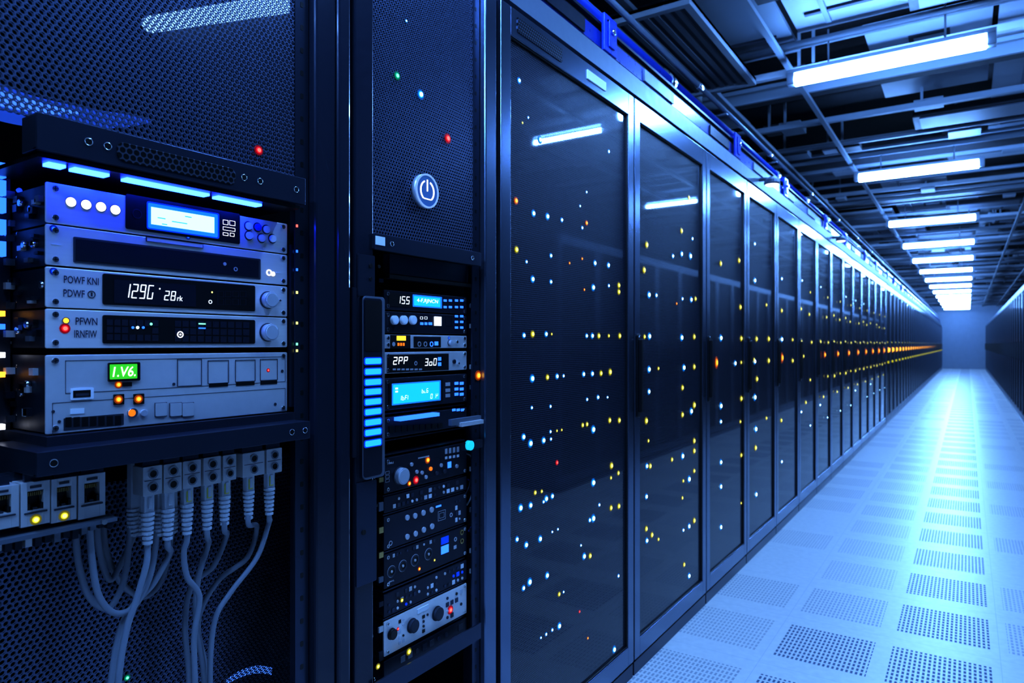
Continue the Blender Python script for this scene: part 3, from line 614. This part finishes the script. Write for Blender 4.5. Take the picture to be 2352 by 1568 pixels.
# ---- jacks
def jack(px0,py0,px1,py1,W,lit):
    y0=Yp(px0,W); y1=Yp(px1,W); pm=(px0+px1)/2; _,z1=YZ(pm,py0,W); _,z0=YZ(pm,py1,W)
    r=root('network_jack',(-W,(y0+y1)/2,z0),'grey network socket module beneath the shelf'+(' with lit amber light' if lit else ''),'network socket','network sockets')
    h=z1-z0; w=y1-y0; m=MB(); x=-W
    a,b_=y0+w*.22,y1-w*.22; c_,d_=z0+h*.36,z1-h*.20
    m.box(x-.03,x-.014,y0,y1,z0,z1,'pewter'); m.box(x-.014,x,y0,a,z0,z1,'pewter'); m.box(x-.014,x,b_,y1,z0,z1,'pewter'); m.box(x-.014,x,a,b_,z0,c_,'pewter'); m.box(x-.014,x,a,b_,d_,z1,'pewter'); m.box(x-.0145,x-.0138,a,b_,c_,d_,'black')
    m.rr(x,x+.0015,y0+w*.10,y1-w*.10,c_-h*.08,c_-h*.04,.001,'groove')
    m.box(x-.0138,x-.001,a,a+w*.10,c_,c_+h*.14,'black'); m.box(x-.0138,x-.001,b_-w*.10,b_,c_,c_+h*.14,'black'); m.box(x-.012,x-.002,a+w*.2,b_-w*.2,c_,c_+h*.05,'groove')
    m.box(x,x+.001,y0+w*.30,y1-w*.30,d_+h*.06,d_+h*.12,'groove'); m.done('socket_housing',r,bevel=.001)
    m=MB(); 
    for i in range(7): yy=a+w*.06+i*w*.068; m.box(x-.0137,x-.003,yy,yy+.001,d_-h*.12,d_-h*.04,'gold')
    m.done('contact_pins',r)
    if lit: led(r,'y',x,(y0+y1)/2,z0+h*.13,.005)
    m=MB(); m.box(x-.014,x-.008,y0+w*.2,y1-w*.2,z1,s2+.0,'frame'); m.done('mounting_bracket',r)
for j in ((-40,1118,44,1216,0),(48,1106,115,1206,1),(118,1097,176,1197,1),(180,1088,242,1188,0)): jack(j[0],j[1],j[2],j[3],1.06,j[4])
m=MB(); a=Yp(-40,1.06); b_=Yp(262,1.06); _,zz=YZ(120,1203,1.06); m.box(-1.095,-1.05,a,b_,zz-.012,zz-.006,'galv'); m.box(-1.094,-1.091,a,b_,zz-.006,s2,'frame'); m.cyl(-1.05,-1.046,Yp(230,1.06),zz-.009,.004,'steel')
for i in range(14): yy=a+(b_-a)*i/14; m.box(-1.09,-1.056,yy,yy+.008,zz-.012-random.uniform(.006,.016),zz-.012,random.choice(['pewter','galv','navy','chassis']))
m.done('jack_bracket',R1,label='thin metal bracket carrying the sockets')
def block(px0,py0,px1,py1,W):
    y0=Yp(px0,W); y1=Yp(px1,W); pm=(px0+px1)/2; _,z1=YZ(pm,py0,W); _,z0=YZ(pm,py1,W); h=z1-z0; w=y1-y0
    r=root('cable_port_block',(-W,(y0+y1)/2,z0),'grey connector block with two round sockets under the shelf','connector','cable connector blocks')
    m=MB(); m.rr(-W-.03,-W,y0+.0004,y1-.0004,z0,z1,.0015,'pewter'); m.box(-W-.028,-W-.004,y0+.002,y1-.002,z1,s2,'frame'); m.box(-W,-W+.0006,y0+w*.08,y1-w*.08,z0+h*.505,z0+h*.525,'groove'); m.done('block_body',r,bevel=.001)
    for k in (.28,.74):
        m=MB(); yc=(y0+y1)/2; zc=z0+h*k; rr_=min(w*.26,h*.17); m.annulus(-W,-W+.002,yc,zc,rr_*.7,rr_*1.05,'steel'); m.cyl(-W,-W+.0008,yc,zc,rr_*.7,'black'); m.done('round_socket',r)
    return (y0+y1)/2,z0
blk=[(328,1070,373,1137),(376,1064,418,1130),(420,1057,462,1120),(467,1049,508,1112),(512,1044,543,1103),(557,1038,608,1093),(612,1030,648,1086)]
bp=[block(*b_,1.055) for b_ in blk]
CR=.0048
def cablething(y,z,x,path,tag_y,free=False):
    r=root('network_cable',(x,y,.09),'pale grey network cable'+(' with yellow-marked plug' if tag_y else '')+' plugged in beneath the shelf','cable','hanging network cables')
    m=MB(); m.box(x-.006,x+.006,y-.008,y+.008,z-.028,z,'plug'); m.box(x+.006,x+.009,y-.003,y+.003,z-.022,z-.004,'plug')
    if tag_y: m.box(x+.006,x+.0075,y-.0045,y+.0045,z-.024,z-.006,'yellowtag')
    m.done('plug',r,label='translucent connector plug',bevel=.0012)
    prof=[(z-.028,.0095)]; zz=z-.028
    for i in range(7):
        rr_=.0105-.0005*i; prof+=[(zz-.001,rr_),(zz-.0048,rr_),(zz-.0052,rr_-.003),(zz-.0072,rr_-.003)]; zz-=.0075
    m=MB(); m.lathe(prof,x,y,'plug',16); m.done('strain_relief',r,label='ribbed cable boot')
    pts=[(x,y,z-.06),(x,y,zz-.008)]+path
    m=MB(); m.tube(smooth_path(pts,8),CR,'cable',10); m.done('cord',r)
def pp(l,W): return [(-W-0.012*i/len(l),*YZ(px,py,W+0.012*i/len(l))) for i,(px,py) in enumerate(l)]
def down(l,W,px):
    p=pp(l,W); e=p[-1]; return p+[(e[0]-.01,e[1]+px,e[2]-.15),(e[0]-.02,e[1]+px*1.5,.4),(e[0]-.02,e[1]+px,.09)]
paths=[
 (0,down([(335,1300),(312,1380),(290,1450),(272,1568)],1.065,.0),False),
 (1,down([(390,1270),(352,1340),(306,1390),(275,1450),(255,1568)],1.085,-.01),False),
 (2,down([(422,1270),(430,1325),(458,1370),(446,1460),(448,1568)],1.075,.01),True),
 (3,down([(478,1250),(455,1330),(450,1430),(470,1568)],1.098,.0),True),
 (4,down([(520,1230),(490,1300),(440,1345),(425,1440),(434,1568)],1.115,-.005),True),
 (5,down([(590,1210),(568,1280),(500,1335),(455,1430),(478,1568)],1.13,.0),True),
 (6,down([(618,1200),(590,1280),(530,1360),(492,1430),(482,1568)],1.085,.01),True)]
for i,pth,ty in paths: cablething(bp[i][0],bp[i][1],-1.070,pth,ty)
for (px,py,W,l) in ((205,1190,1.075,[(212,1290),(228,1370),(265,1408),(310,1390),(345,1320),(360,1230),(366,1150)]),(172,1196,1.105,[(180,1290),(205,1370),(250,1395),(285,1330),(298,1230),(305,1150)]),
    (222,1188,1.14,[(228,1260),(250,1330),(275,1300),(310,1220),(322,1150)]),(236,1188,1.155,[(245,1270),(280,1340),(330,1370),(372,1330),(392,1240),(396,1150)])):
    P_=pp([(px,py)]+l,W); r=root('network_cable',(P_[0][0],P_[0][1],P_[3][2]),'pale grey network cable hanging in a loop below the sockets','cable','hanging network cables')
    m=MB(); m.tube(smooth_path(P_,8),CR,'cable',10); m.done('cord',r)
    e=P_[-1]; prof=[]; zz=e[2]-.012
    for i in range(7):
        rr_=.009; prof+=[(zz,rr_),(zz-.0038,rr_),(zz-.0042,rr_-.0028),(zz-.006,rr_-.0028)]; zz-=.0065
    m=MB(); m.lathe(prof,e[0],e[1],'plug',16); m.box(e[0]-.006,e[0]+.006,e[1]-.006,e[1]+.006,e[2]-.012,s2-.0005,'plug'); m.done('plug',r)
# ---- rack two
R2=root('open_rack',(-1.05,1.25,0),'narrow open dark rack packed with small lit devices','server rack')
m=MB(); ya,yb2=.982,1.508
m.box(-2.05,-2.03,ya,yb2,0,2.3,'inner'); m.box(-2.03,-1.10,ya,ya+.02,0,2.3,'inner'); m.box(-2.03,-1.10,yb2-.02,yb2,0,2.3,'inner'); m.box(-2.03,-1.10,ya+.02,yb2-.02,2.28,2.3,'inner'); m.box(-2.03,-1.05,ya+.02,yb2-.02,0,.08,'inner'); m.done('cabinet_body',R2)
m=MB(); m.box(-1.10,-1.05,.990,1.044,0,2.3,'pillar'); m.done('corner_post',R2,label='dark blue corner post',bevel=.004)
m=MB(); m.box(-1.10,-1.05,1.449,1.500,0,2.3,'bezel'); m.done('corner_post',R2,label='satin steel corner post',bevel=.004)
rail(-1.068,1.415,1.446,.08,2.28,R2); rail(-1.095,1.046,1.062,.08,2.28,R2)
_,zl=YZ(862,535,1.04); _,zl2=YZ(862,572,1.04)
m=MB(); m.box(-1.072,-1.066,1.046,1.414,zl,2.28,'mesh_fine'); m.done('perforated_panel',R2,label='upper perforated mesh panel')
m=MB(); m.box(-1.40,-1.395,1.046,1.414,.10,.7,'mesh_fine'); m.done('perforated_panel',R2,label='lower perforated mesh panel')
ylr,yrr=Yp(862,1.04),Yp(1105,1.04)
shelf(R2,ylr,yrr,zl,zl2,1.04,-1.066,holes=[Yp(900,1.04),Yp(1085,1.04)])
m=MB(); m.R(862,543,884,563,1.04,.001,'white'); m.done('label_plate',R2)
m=MB(); m.R(880,598,1070,640,1.10,.02,'frame'); m.R(880,642,1070,650,1.09,.02,'black'); m.done('blank_panel',R2,label='dark folded blank panel')
ledp(R2,'g',912,174,7,1.065); ledp(R2,'c',966,217,8,1.065); ledp(R2,'r',1028,318,8,1.065); ledp(R2,'c',933,48,3,1.065)
ledp(R2,'o',1098,862,8,1.067)
# power button
pbW=1.064; y_,z_=YZ(973,440,pbW); q=.040
PBt=root('power_button',(-pbW,y_,z_-q),'round blue power button with silver rim on the mesh','power button')
m=MB(); m.cyl(-pbW-.002,-pbW+.010,y_,z_,q,'knob','x',40); m.annulus(-pbW+.010,-pbW+.013,y_,z_,q*.90,q,'btnrim',seg=40); m.cyl(-pbW+.010,-pbW+.011,y_,z_,q*.90,'btnface','x',40); m.done('button_body',PBt)
m=MB(); m.annulus(-pbW+.011,-pbW+.0125,y_,z_,q*.54,q*.62,'L_w',115,232); m.annulus(-pbW+.011,-pbW+.0125,y_,z_,q*.54,q*.62,'L_w',-52,65); m.box(-pbW+.011,-pbW+.0125,y_-.0014,y_+.0014,z_-q*.02,z_+q*.66,'L_w'); m.box(-pbW+.011,-pbW+.0125,y_-q*.3,y_+q*.3,z_-q*.50,z_-q*.44,'L_w')
m.done('power_symbol',PBt,label='white power symbol')
# LED bar meter
bW=1.045; 
BM=root('level_meter',(-bW,Yp(857,bW),YZ(857,1095,bW)[1]),'slim dark panel with nine glowing blue bars','light panel')
m=MB(); m.R(832,681,880,1097,bW,.005,'galv',.008); m.R(834.5,685,877.5,1093,bW-.005,.0006,'navy',.007); m.done('meter_housing',BM,bevel=.001)
m=MB(); m.R(838,690,875,806,bW-.0056,.001,'black',.004); m.done('meter_window',BM)
for py in (829,853,877,899,922,945,969,992,1017):
    m=MB(); m.R(836,py-9,877,py+9,bW-.0056,.001,'L_b2',.005); m.R(839,py-6.5,874,py+6.5,bW-.0066,.002,'bar',.003); m.done('light_bar',BM,label='glowing blue bar')
m=MB(); m.R(808,660,816,1050,1.048,.004,'navy',.002); m.done('edge_latch',R2,label='long dark latch on the post')
m=MB(); m.R(820,585,858,680,1.05,.004,'frame',.003); m.D(851,610,5,1.046,.002,'black'); m.D(870,612,4,1.046,.002,'black'); m.D(851,640,4,1.046,.002,'black'); m.done('post_bracket',R2)
m=MB(); m.R(816,1105,862,1340,1.05,.004,'frame',.003); m.D(835,1222,6,1.046,.002,'black'); m.done('post_bracket',R2)
W2=1.08; a0,a1=882,1072
def grid(r,pxs,pys,W,k,rp=4):
    m=MB()
    for i,px in enumerate(pxs):
        for py in pys: m.R(px-rp,py-rp*.8-i*0,px+rp,py+rp*.8,W,.0015,k,.0006)
    m.done('key_lights',r,label='grid of glowing blue keys')
def clutter(r,px0,px1,py0,py1,nx,ny,W,ks,skip=.35,name='key_panel'):
    # heights are measured at the unit's near edge; rows follow the unit's true horizontals
    m=MB()
    for i in range(nx):
        px=px0+(px1-px0)*(i+.5)/nx; f=(2222-px)/(2222-a0)
        for j in range(ny):
            if random.random()<skip: continue
            py=790+(py0+(py1-py0)*(j+.5)/ny-790)*f; sx=(px1-px0)/nx*.30; sy=abs(py1-py0)/ny*.30; k=random.choice(ks)
            if random.random()<.5: m.R(px-sx,py-sy,px+sx,py+sy,W,.0014,k)
            else: m.D(px,py,min(sx,sy)*1.1,W,.0018,k,12)
    if m.v: m.done(name,r)
g='small lit rack devices'
dk=['knob','pewter','groove','frame','white','frame']
U=unit('digital_recorder','dark narrow device with white digits and cyan screen',a0,a1,664,711,W2,'navy',grp=g)
m=MB(); m.R(892,674,944,704,W2,.001,'black',.001); m.Q('155',911,942,689,18,W2-.001,'digit'); m.done('display_digits',U)
m=MB(); m.R(948,679,1014,706,W2,.0015,'dispedge',.001); m.R(951,682,1011,703,W2-.0015,.0005,'dispcyan',.001)
m.T('4-F,RJNCN',957,1006,692,11,W2-.0019,'digit',.15); m.done('screen',U); grid(U,(1022,1034,1048,1060),(690,705),W2,'L_b',3.2)
U=unit('mixer_module','dark narrow device with three pale knobs and lit button',a0,a1,713,765,W2,'navy',grp=g)
for a in (902,923,944): knob(U,a,735,10.5,W2,'white',.010)
m=MB(); m.R(997,727,1012,748,W2,.003,'digit',.001); m.done('lit_button',U); grid(U,(1048,1060),(726,739,752),W2,'L_b',3.2)
m=MB(); m.R(965,740,972,746,W2,.001,'L_b'); m.R(975,740,981,746,W2,.001,'L_b'); m.R(984,740,992,746,W2,.001,'L_b'); m.O(965,727,971,733,W2,.0008,'digit',.0006); m.O(975,727,981,733,W2,.0008,'digit',.0006); m.O(1024,726,1038,748,W2,.0008,'chassis',.0008); m.done('status_marks',U)
U=unit('relay_module','grey narrow device with small amber window',a0,a1,767,801,W2,'pewter',grp=g)
m=MB(); m.R(896,769,942,800,W2,.001,'black',.001); m.R(911,771,932,782,W2-.001,.0006,'amber')
for i in range(3): m.R(913+i*6,787,917+i*6,794,W2-.001,.0006,'L_o2')
m.D(904,790,5,W2-.001,.001,'knob'); m.done('amber_window',U)
m=MB(); m.R(950,773,1012,798,W2,.001,'black',.001)
for i in range(3): m.A(963+i*14,790,4,6,W2-.001,.0008,'L_b' if i==2 else 'knob')
m.R(998,784,1006,793,W2-.001,.001,'L_b'); m.R(955,774,1010,781,W2-.001,.0004,'navy'); m.done('key_panel',U); knob(U,1032,787,6,W2,'knob',.008); ledp(U,'b',1031,776,2.5,W2); button(U,1048,785,4,W2,'steel')
U=unit('counter_display','dark narrow device with white readouts',a0,a1,808,859,W2,'pewter',grp=g)
m=MB(); m.R(889,813,1030,853,W2,.001,'black',.001); m.Q('2PP',902,938,828,18,W2-.001,'digit'); m.Q('3o0',975,1004,831,17,W2-.001,'digit'); m.A(955,834,3,5,W2-.001,.0006,'knob')
for i in range(7): m.R(902+i*10,846,909+i*10,850,W2-.001,.0006,'knob')
m.R(1006,820,1013,828,W2-.001,.0008,'L_b'); m.R(1006,832,1013,840,W2-.001,.0008,'L_b'); m.O(948,818,962,826,W2-.001,.0006,'frame',.0006); m.done('display_digits',U); button(U,1042,830,5,W2,'chassis'); button(U,1052,834,3,W2,'steel')
U=unit('cyan_monitor','dark narrow device with large cyan screen',a0,a1,868,944,W2,'chassis',grp=g)
m=MB(); m.R(893,873,1016,928,W2,.0015,'black',.003); m.R(900,877,1012,925,W2-.0015,.0004,'dispedge',.001); m.R(903,880,1009,922,W2-.0019,.0004,'dispcyan',.001)
m.R(908,890,914,894,W2-.0023,.0003,'digit'); m.R(908,897,914,901,W2-.0023,.0003,'digit'); m.Q('1BFI',916,942,913,11,W2-.0021,'digit'); m.Q('bl6',968,984,897,10,W2-.0021,'digit'); m.Q('0fk',988,1006,909,11,W2-.0021,'digit'); m.done('screen',U,label='bright cyan screen')
grid(U,(1028,),(882,896,908),W2,'knob',5); grid(U,(1048,1060),(880,893,905),W2,'L_b',4)
U=unit('vented_tray','dark slim tray with ribbed vent',a0,a1,958,1008,W2,'chassis',grp=g)
m=MB(); m.R(905,952,995,960,W2,.02,'L_b')
for i in range(9): m.R(893+i*14,978-i*.8,903+i*14,993-i*1.4,W2,.002,'black')
m.done('vent_ribs',U); grid(U,(1042,1052,1062),(941,),W2,'L_b',3.5)
m=MB(); m.R(1030,958,1098,972,1.05,.01,'galv'); m.R(1048,966,1098,975,1.05,.018,'pewter'); m.done('side_connector',R2)
m=MB(); m.D(1074,1022,11,1.05,.012,'dispcyan'); m.R(1060,1012,1100,1030,1.06,.012,'chassis'); m.done('cyan_plug',R2,label='glowing cyan connector')
U=unit('mixer_console','black device with one large knob and small keys',a0,a1,1052,1135,W2,'navy',grp=g)
knob(U,918,1092,19,W2,'knob',.014)
for px,py,k in ((956,1083,'knob'),(968,1085,'knob'),(988,1076,'L_o2'),(1012,1068,'knob'),(977,1095,'knob'),(1048,1070,'knob'),(1002,1086,'groove'),(944,1066,'knob'),(1020,1082,'groove')): button(U,px,py,4.5,W2,k)
ledp(U,'o',982,1056,6,W2); ledp(U,'r',955,1102,7,W2); ledp(U,'o',940,1110,4.5,W2)
m=MB()
for i in range(4): m.R(1022+i*9,1030-i*1.5,1027+i*9,1042-i*1.5,W2,.001,'knob'); m.R(1022+i*9,1048-i*1.5,1027+i*9,1054-i*1.5,W2,.001,'white')
m.R(1028,1060,1036,1074,W2,.001,'L_b'); m.R(960,1048,985,1051,W2,.001,'knob'); m.T('PMd',890,903,1063,5,W2,'white'); m.O(940,1058,1012,1100,W2,.0005,'frame',.0008)
for i in range(3): m.O(885,1082+i*9,894,1089+i*9,W2,.0008,'knob',.0006)
m.done('key_panel',U)
U=unit('patch_module','slim dark strip with small sockets and keys',a0,a1,1142,1180,W2,'navy',grp=g,screws=False)
clutter(U,900,1065,1146,1176,16,2,W2,dk,.3)
U=unit('button_panel','charcoal device with two rows of round buttons',a0,a1,1187,1266,W2,'chassis',grp=g)
for i,(px,py) in enumerate(((934,1188),(952,1184),(971,1177),(990,1170),(934,1232),(953,1225),(972,1216),(991,1208))): button(U,px,py,6.5,W2,'knob')
m=MB(); m.O(1006,1172,1023,1194,W2,.0008,'knob',.0008); m.O(1009,1177,1020,1189,W2,.0008,'knob',.0006); m.A(1036,1182,3,5,W2,.0008,'knob'); m.A(897,1247,4,5.5,W2,.0008,'knob'); m.R(1001,1160,1013,1164,W2,.001,'L_b'); m.done('markings',U)
clutter(U,1044,1066,1195,1258,3,4,W2,dk,.4,name='small_keys')
U=unit('socket_panel','black device with round sockets and blue windows',a0,a1,1274,1354,W2,'navy',grp=g)
for px,py in ((899,1312),(925,1299),(953,1286),(984,1272)):
    m=MB(); m.A(px,py,9,12.5,W2,.002,'groove'); m.D(px,py,9,W2,.0006,'black'); m.A(px,py,12.5,13.6,W2,.0008,'knob'); m.D(px,py,3,W2-.0006,.002,'pewter'); m.done('round_socket',U)
m=MB(); m.R(1013,1232,1030,1248,W2,.001,'L_b2'); m.R(1013,1252,1030,1270,W2,.001,'L_b'); m.A(1046,1238,3,5,W2,.0008,'knob'); m.R(1042,1252,1048,1260,W2,.0008,'knob'); m.A(1060,1222,4,6,W2,.002,'gold'); m.A(1060,1242,4,6,W2,.002,'gold'); m.T('BMAL',893,905,1334,4,W2,'white'); m.done('blue_window',U); ledp(U,'o',963,1306,3.5,W2); ledp(U,'y',998,1286,2.5,W2)
clutter(U,900,1008,1277,1290,14,1,W2,dk,.3,name='small_keys')
U=unit('power_module','slim dark module with tiny keys and ports',a0,a1,1366,1420,W2,'chassis',grp=g,screws=False)
clutter(U,888,1066,1370,1418,18,3,W2,dk+['L_b2'],.35)
U=unit('audio_console','light grey device with three dark knobs',a0,a1,1428,1510,W2,'silver',grp=g)
knob(U,899,1455,12,W2,'black',.008); knob(U,946,1436,15,W2,'groove',.010); knob(U,1003,1408,15,W2,'groove',.010)
m=MB(); m.R(958,1393,984,1404,W2,.0015,'white',.001); m.done('label_plate',U)
clutter(U,914,930,1438,1500,2,5,W2,['black','groove','knob','white'],.3,name='small_keys'); clutter(U,968,986,1455,1502,2,4,W2,['black','groove'],.3,name='small_keys'); clutter(U,1022,1064,1436,1502,4,4,W2,['black','groove','knob','frame'],.35,name='small_keys')
ledp(U,'r',1034,1400,7,W2); ledp(U,'r',914,1444,3,W2); ledp(R2,'y',923,1378,4,1.075); ledp(R2,'y',939,1496,6,1.06); ledp(R2,'y',868,1530,5,1.06)
U=unit('storage_module','dark drive module at the bottom of the rack',a0,a1,1520,1600,W2,'navy',grp=g,screws=False)
clutter(U,900,1066,1525,1595,10,3,W2,['frame','groove','chassis','galv'],.3)
# thin patch wires at the right side of the narrow rack
for i in range(5):
    px=1078+i*4; py0=(1015,1040,1100,1180,1260)[i]; W=1.085+.004*i
    r=root('patch_wire',(-W,*YZ(px,py0+120,W)),'thin dark patch wire looping between rack devices','cable','thin patch wires')
    m=MB(); m.tube(smooth_path([(-W,*YZ(a,b_,W)) for a,b_ in ((px-12,py0),(px+2,py0+12),(px+6,py0+55),(px,py0+100),(px-10,py0+120))]),.0022,['navy','cable','blueplastic','chassis','cable'][i],8); m.done('cord',r)
# support brackets for rack two devices
for py in (950,1012,1045,1139,1183,1270,1360,1424,1514):
    m=MB(); y_,z_=YZ(a0,py,W2); m.box(-1.38,-1.085,Yp(a0,W2)+.002,Yp(a1,W2)-.002,z_-.003,z_,'frame'); m.done('support_shelf',R2)
m=MB()
for k in range(16):
    py=640+k*57; m.R(868,py,878,py+random.uniform(8,22),1.085,.004,random.choice(['frame','galv','navy','pewter','gold']))
    m.R(1078,650+(py-640)*.82,1086,660+(py-640)*.82,1.085,.004,random.choice(['frame','galv','navy','pewter']))
m.done('rail_clips',R2,label='small clips and fasteners along the rails')
m=MB(); y_,z_=YZ(900,1568,1.04); m.box(-1.044,-1.04,ylr,yrr,z_-.02,z_+.02,'frame'); m.done('shelf',R2,label='folded dark steel shelf')
# ------------------------------------------------------------------ world, camera
w=bpy.data.worlds.new('world'); scene.world=w; w.use_nodes=True
w.node_tree.nodes['Background'].inputs[0].default_value=(0.05,0.12,0.35,1); w.node_tree.nodes['Background'].inputs[1].default_value=0.03
cam=bpy.data.cameras.new('camera'); co=bpy.data.objects.new('camera',cam); COL.objects.link(co)
cam.sensor_width=36; cam.lens=24; cam.shift_y=6/2352; co.location=(0,0,EYE); co.rotation_euler=(math.pi/2,0,TH); cam.clip_start=.05; cam.clip_end=100
cam.dof.use_dof=True; cam.dof.focus_distance=1.35; cam.dof.aperture_fstop=5.6
scene.camera=co
scene.view_settings.view_transform='Standard'
scene.view_settings.look='None'
scene.view_settings.exposure=0.56
scene.view_settings.gamma=0.78
